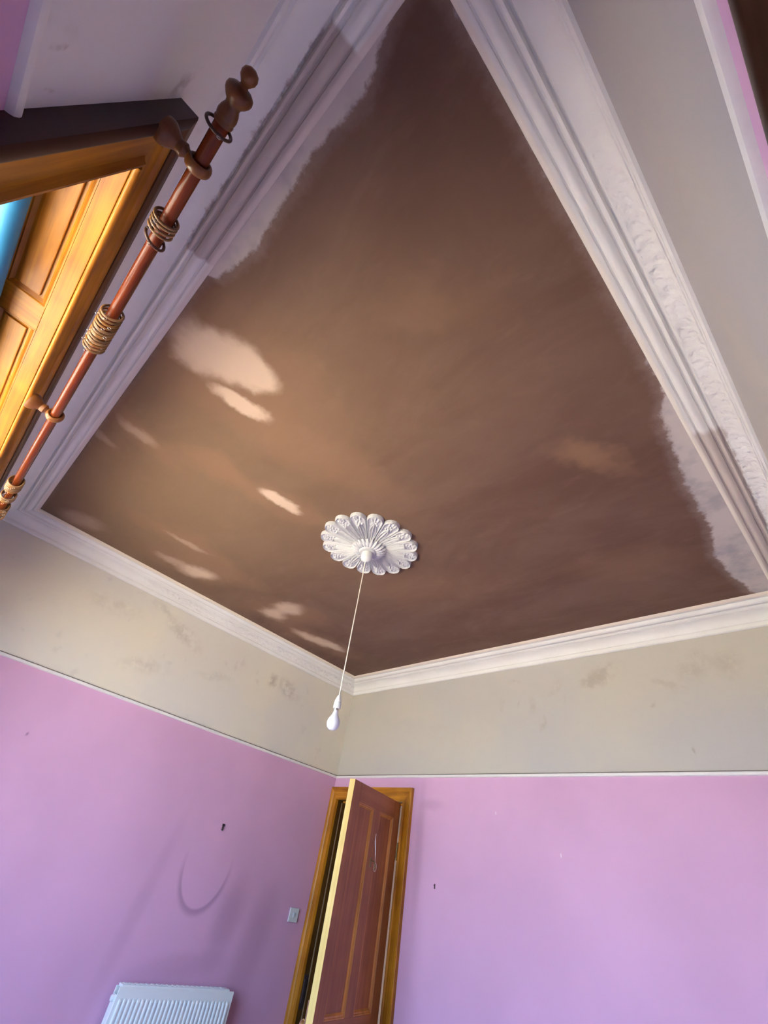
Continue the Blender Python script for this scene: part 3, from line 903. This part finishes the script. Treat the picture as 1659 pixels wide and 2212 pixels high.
# ================================================================== curtain pole
PY, PZ, PR = 0.132, 2.603, 0.0160
PX0, PX1 = 0.647, 3.345
pole = thing('curtain_pole', 'reddish brown turned wooden curtain pole above the window', 'curtain pole', (PX0, PY, PZ))
RX = Matrix.Rotation(math.pi / 2, 4, 'Y')
obj('rod', lathe([(PR, 0), (PR, PX1 - PX0)], 28, RX), 'mahogany', pole, True)
fin = [(0.0165, 0.0), (0.0195, 0.001), (0.0205, 0.006), (0.0190, 0.010), (0.0200, 0.013), (0.0208, 0.020), (0.0190, 0.030), (0.0150, 0.040), (0.0160, 0.046), (0.0215, 0.052),
       (0.0265, 0.060), (0.0280, 0.067), (0.0262, 0.074), (0.0200, 0.079), (0.0105, 0.082), (0.0080, 0.086), (0.0110, 0.091), (0.0158, 0.098), (0.0168, 0.106), (0.0140, 0.114), (0.0070, 0.119), (0, 0.120)]
obj('finial', lathe(fin, 32, Matrix.Translation((PX1 - PX0, 0, 0)) @ RX), 'turned', pole, True)
obj('finial', lathe(fin, 32, Matrix.Rotation(-math.pi / 2, 4, 'Y')), 'turned', pole, True)
RY = Matrix.Rotation(math.pi / 2, 4, 'X')        # local Z -> -Y
for bxx in (3.238, 2.095, 0.754):
    ln_ = PY - 0.0455
    br = obj('bracket', lathe([(0.0300, ln_), (0.0310, ln_ - 0.006), (0.0300, ln_ - 0.014), (0.0255, ln_ - 0.022), (0.0195, ln_ - 0.030), (0.0150, ln_ - 0.038),
                               (0.0165, ln_ - 0.046), (0.0170, ln_ - 0.051), (0.0110, ln_ - 0.058), (0.0100, PR + 0.004)], 28,
                              Matrix.Translation((bxx - PX0, 0, 0)) @ RY), 'turned', pole, True)
    bm = bmesh.new()
    torus(bm, PR + 0.0062, 0.0066, Matrix.Translation((bxx - PX0, 0, 0)) @ RX, 36, 14, 2.0)
    obj('bracket_ring', bm, 'turned', br, True)

# ------------------------------------------------------------------ curtain rings, each one its own thing
RR, RT = 0.0275, 0.0036


def ring_proto(mat, flat):
    bm = bmesh.new()
    torus(bm, RR, RT, RX, 36, 10, flat)
    me_o = obj('hoop', bm, mat, None, True)
    C.objects.unlink(me_o)
    return me_o


PRO = {('ring_a', 1): ring_proto('ring_a', 1.0), ('ring_b', 1): ring_proto('ring_b', 1.0), ('ring_c', 1): ring_proto('ring_c', 1.0),
       ('ring_a', 2): ring_proto('ring_a', 1.7), ('ring_b', 2): ring_proto('ring_b', 1.7)}
bm = bmesh.new()
torus(bm, 0.0042, 0.0007, Matrix.Translation((0, 0, -RR - RT - 0.0042)) @ RX, 14, 6)
tube(bm, [(0, 0, -RR - RT + 0.001), (0, 0, -RR - RT - 0.0006)], 0.0008, 6)
EYE = obj('screw_eye', bm, 'steel', None, True)
C.objects.unlink(EYE)
ORD = ['first', 'second', 'third', 'fourth', 'fifth', 'sixth', 'seventh', 'eighth', 'ninth', 'tenth', 'eleventh', 'twelfth']


def put_ring(x, key, tilt, yaw, roll, label, group):
    t = thing('curtain_ring', label, 'curtain ring', (x, PY, PZ - (RR - RT - PR) + 0.0005), group=group)
    t.rotation_euler = (roll, tilt, yaw)
    for src in (PRO[key], EYE):
        c = src.copy()
        C.objects.link(c)
        c.parent = t


put_ring(3.336, ('ring_c', 1), 0.0, 0.10, 0.5, 'dark wooden curtain ring resting against the turned finial', 'curtain ring by the finial')
xs2 = [3.082, 3.071, 3.060, 3.046, 3.014]
for i, x in enumerate(xs2):
    t_, y_ = [(0.02, 0.10), (-.03, 0.06), (0.02, 0.12), (-.05, 0.10), (-0.10, 0.42)][i]
    put_ring(x, ('ring_c' if i in (4,) else 'ring_a', 1), t_, y_, random.uniform(-.5, .5),
             '%s curtain ring from the finial in the loose bunch of five' % ORD[i] if i < 4 else 'dark curtain ring hanging askew below the loose bunch of five', 'loose bunch of curtain rings')
n3 = 12
for i in range(n3):
    x = 2.715 - 0.0148 * i
    key = (('ring_a', 1), ('ring_a', 1), ('ring_b', 1), ('ring_b', 1), ('ring_a', 2), ('ring_a', 1), ('ring_b', 2), ('ring_a', 1), ('ring_a', 2), ('ring_b', 1), ('ring_a', 1), ('ring_a', 1))[i]
    put_ring(x, key, random.uniform(-.05, .05), random.uniform(-.05, .10), random.uniform(-.9, .9),
             '%s curtain ring from the finial side in the long tight bunch mid pole' % ORD[i], 'tight bunch of curtain rings')
for i, x in enumerate((1.487, 1.470, 1.452, 1.435, 1.417, 1.330, 1.312, 1.295)):
    put_ring(x, ('ring_b' if i % 3 == 1 else 'ring_a', 2), random.uniform(-.03, .03), random.uniform(-.04, .06), random.uniform(-.9, .9),
             '%s curtain ring in the tan bunch past the middle bracket' % ORD[i], 'curtain rings past the middle bracket')
for i, x in enumerate((1.190, 1.172, 1.150, 1.122, 1.100, 1.060)):
    put_ring(x, ('ring_b' if i % 2 else 'ring_a', 2), random.uniform(-.03, .03), random.uniform(-.04, .06), random.uniform(-.9, .9),
             '%s curtain ring in the last bunch at the left photo edge' % ORD[i], 'curtain rings at the left edge')

# ================================================================== radiator
RY0, RY1, RZ0, RZ1 = 2.205, 2.985, 0.37, 0.965
rad = thing('radiator', 'white ribbed panel radiator on the pink wall', 'radiator', (0, RY0, RZ0))
rl, rh = RY1 - RY0, RZ1 - RZ0
# corrugated front panel
bm = bmesh.new()
nr = 27
pit = (rl - 0.03) / nr
cols = [(0.0, 0)]
for k in range(nr):
    s0 = 0.015 + k * pit
    cols += [(s0 + pit * 0.10, 0), (s0 + pit * 0.28, 1), (s0 + pit * 0.60, 1), (s0 + pit * 0.78, 0)]
cols.append((rl, 0))
rows = [(0.0, 0), (0.040, 0), (0.052, 1), (rh - 0.052, 1), (rh - 0.040, 0), (rh - 0.006, 0), (rh, -1)]
grid = []
for z, kz in rows:
    grid.append([bm.verts.new((0.098 + (0.010 if (kz == 1 and kc) else 0) - (0.004 if kz == -1 else 0), y, z)) for y, kc in cols])
for a, b_ in zip(grid, grid[1:]):
    for i in range(len(cols) - 1):
        bm.faces.new((a[i], a[i + 1], b_[i + 1], b_[i]))
ex = bmesh.ops.extrude_face_region(bm, geom=list(bm.faces))
for v in [e for e in ex['geom'] if isinstance(e, bmesh.types.BMVert)]:
    v.co.x = 0.088
obj('front_panel', bm, 'radiator', rad)
obj('back_panel', bx(0.036, 0.046, 0.0, rl, 0.0, rh - 0.002, bevel=0.002), 'radiator', rad)
tg = obj('top_grille', bx(0.038, 0.092, 0.012, rl - 0.034, rh - 0.004, rh + 0.008, bevel=0.002), 'radiator', rad)
for k in range(20):
    ya = 0.03 + k * (rl - 0.09) / 20
    obj('grille_bar', bx(0.048, 0.082, ya, ya + 0.022, rh + 0.0082, rh + 0.0105), 'radiator', tg)
obj('side_cover', bx(0.046, 0.088, -0.002, 0.004, 0.02, rh - 0.03, bevel=0.001), 'radiator', rad)
obj('side_cover', bx(0.046, 0.088, rl - 0.004, rl + 0.002, 0.02, rh - 0.03, bevel=0.001), 'radiator', rad)
obj('end_tapping', lathe([(0.012, -0.016), (0.014, -0.012), (0.014, 0.002)], 16, Matrix.Translation((0.068, -0.001, rh - 0.045)) @ RY @ Matrix.Rotation(math.pi, 4, 'X')), 'radiator', rad, True)
for ya in (0.14, rl - 0.17):
    obj('wall_bracket', bx(0.0005, 0.036, ya, ya + 0.03, 0.06, rh - 0.06), 'radiator', rad)
vl = obj('valve', lathe([(0.011, 0), (0.011, -0.30)], 14, Matrix.Translation((0.068, rl + 0.025, 0.05))), 'steel', rad, True)
obj('valve_cap', lathe([(0.016, 0.0), (0.019, 0.006), (0.019, 0.05), (0.014, 0.058), (0, 0.058)], 20, Matrix.Translation((0.068, rl + 0.025, 0.06))), 'plastic_white', vl, True)

# ------------------------------------------------------------------ light switch
sw = thing('light_switch', 'small white light switch beside the door frame', 'light switch', (0, 3.408, 1.338))
obj('plate', bx(0.0003, 0.010, -0.043, 0.043, -0.038, 0.038, bevel=0.002), 'switch', sw)
rk = bmesh.new()
box(rk, 0.010, 0.0155, -0.009, 0.009, -0.013, 0.013, bevel=0.002)
obj('rocker', rk, 'switch', sw)

# ------------------------------------------------------------------ wall hooks
ph = thing('picture_hook', 'small black picture hook left on the radiator wall', 'hook', (0, 2.558, 1.731))
bm = bmesh.new()
box(bm, 0.0003, 0.005, -0.011, 0.011, 0.002, 0.014, bevel=0.001)
box(bm, 0.0003, 0.005, -0.007, 0.007, -0.024, 0.002, bevel=0.001)
obj('hook_plate', bm, 'black_iron', ph)
bm = bmesh.new()
tube(bm, [(0.004, 0, -0.020), (0.012, 0, -0.024), (0.015, 0, -0.016), (0.014, 0, -0.008)], 0.003)
obj('hook_tip', bm, 'black_iron', ph, True)
wn_ = thing('wall_plug', 'tiny dark plug in pink wall right of the door', 'wall plug', (1.269, L, 1.639))
obj('plug_body', bx(-0.004, 0.004, -0.004, -0.0003, -0.012, 0.012, bevel=0.001), 'black_iron', wn_)
obj('screw_stub', lathe([(0.002, 0), (0.002, 0.010)], 8, Matrix.Translation((0, -0.003, 0.004)) @ RY), 'black_iron', wn_, True)
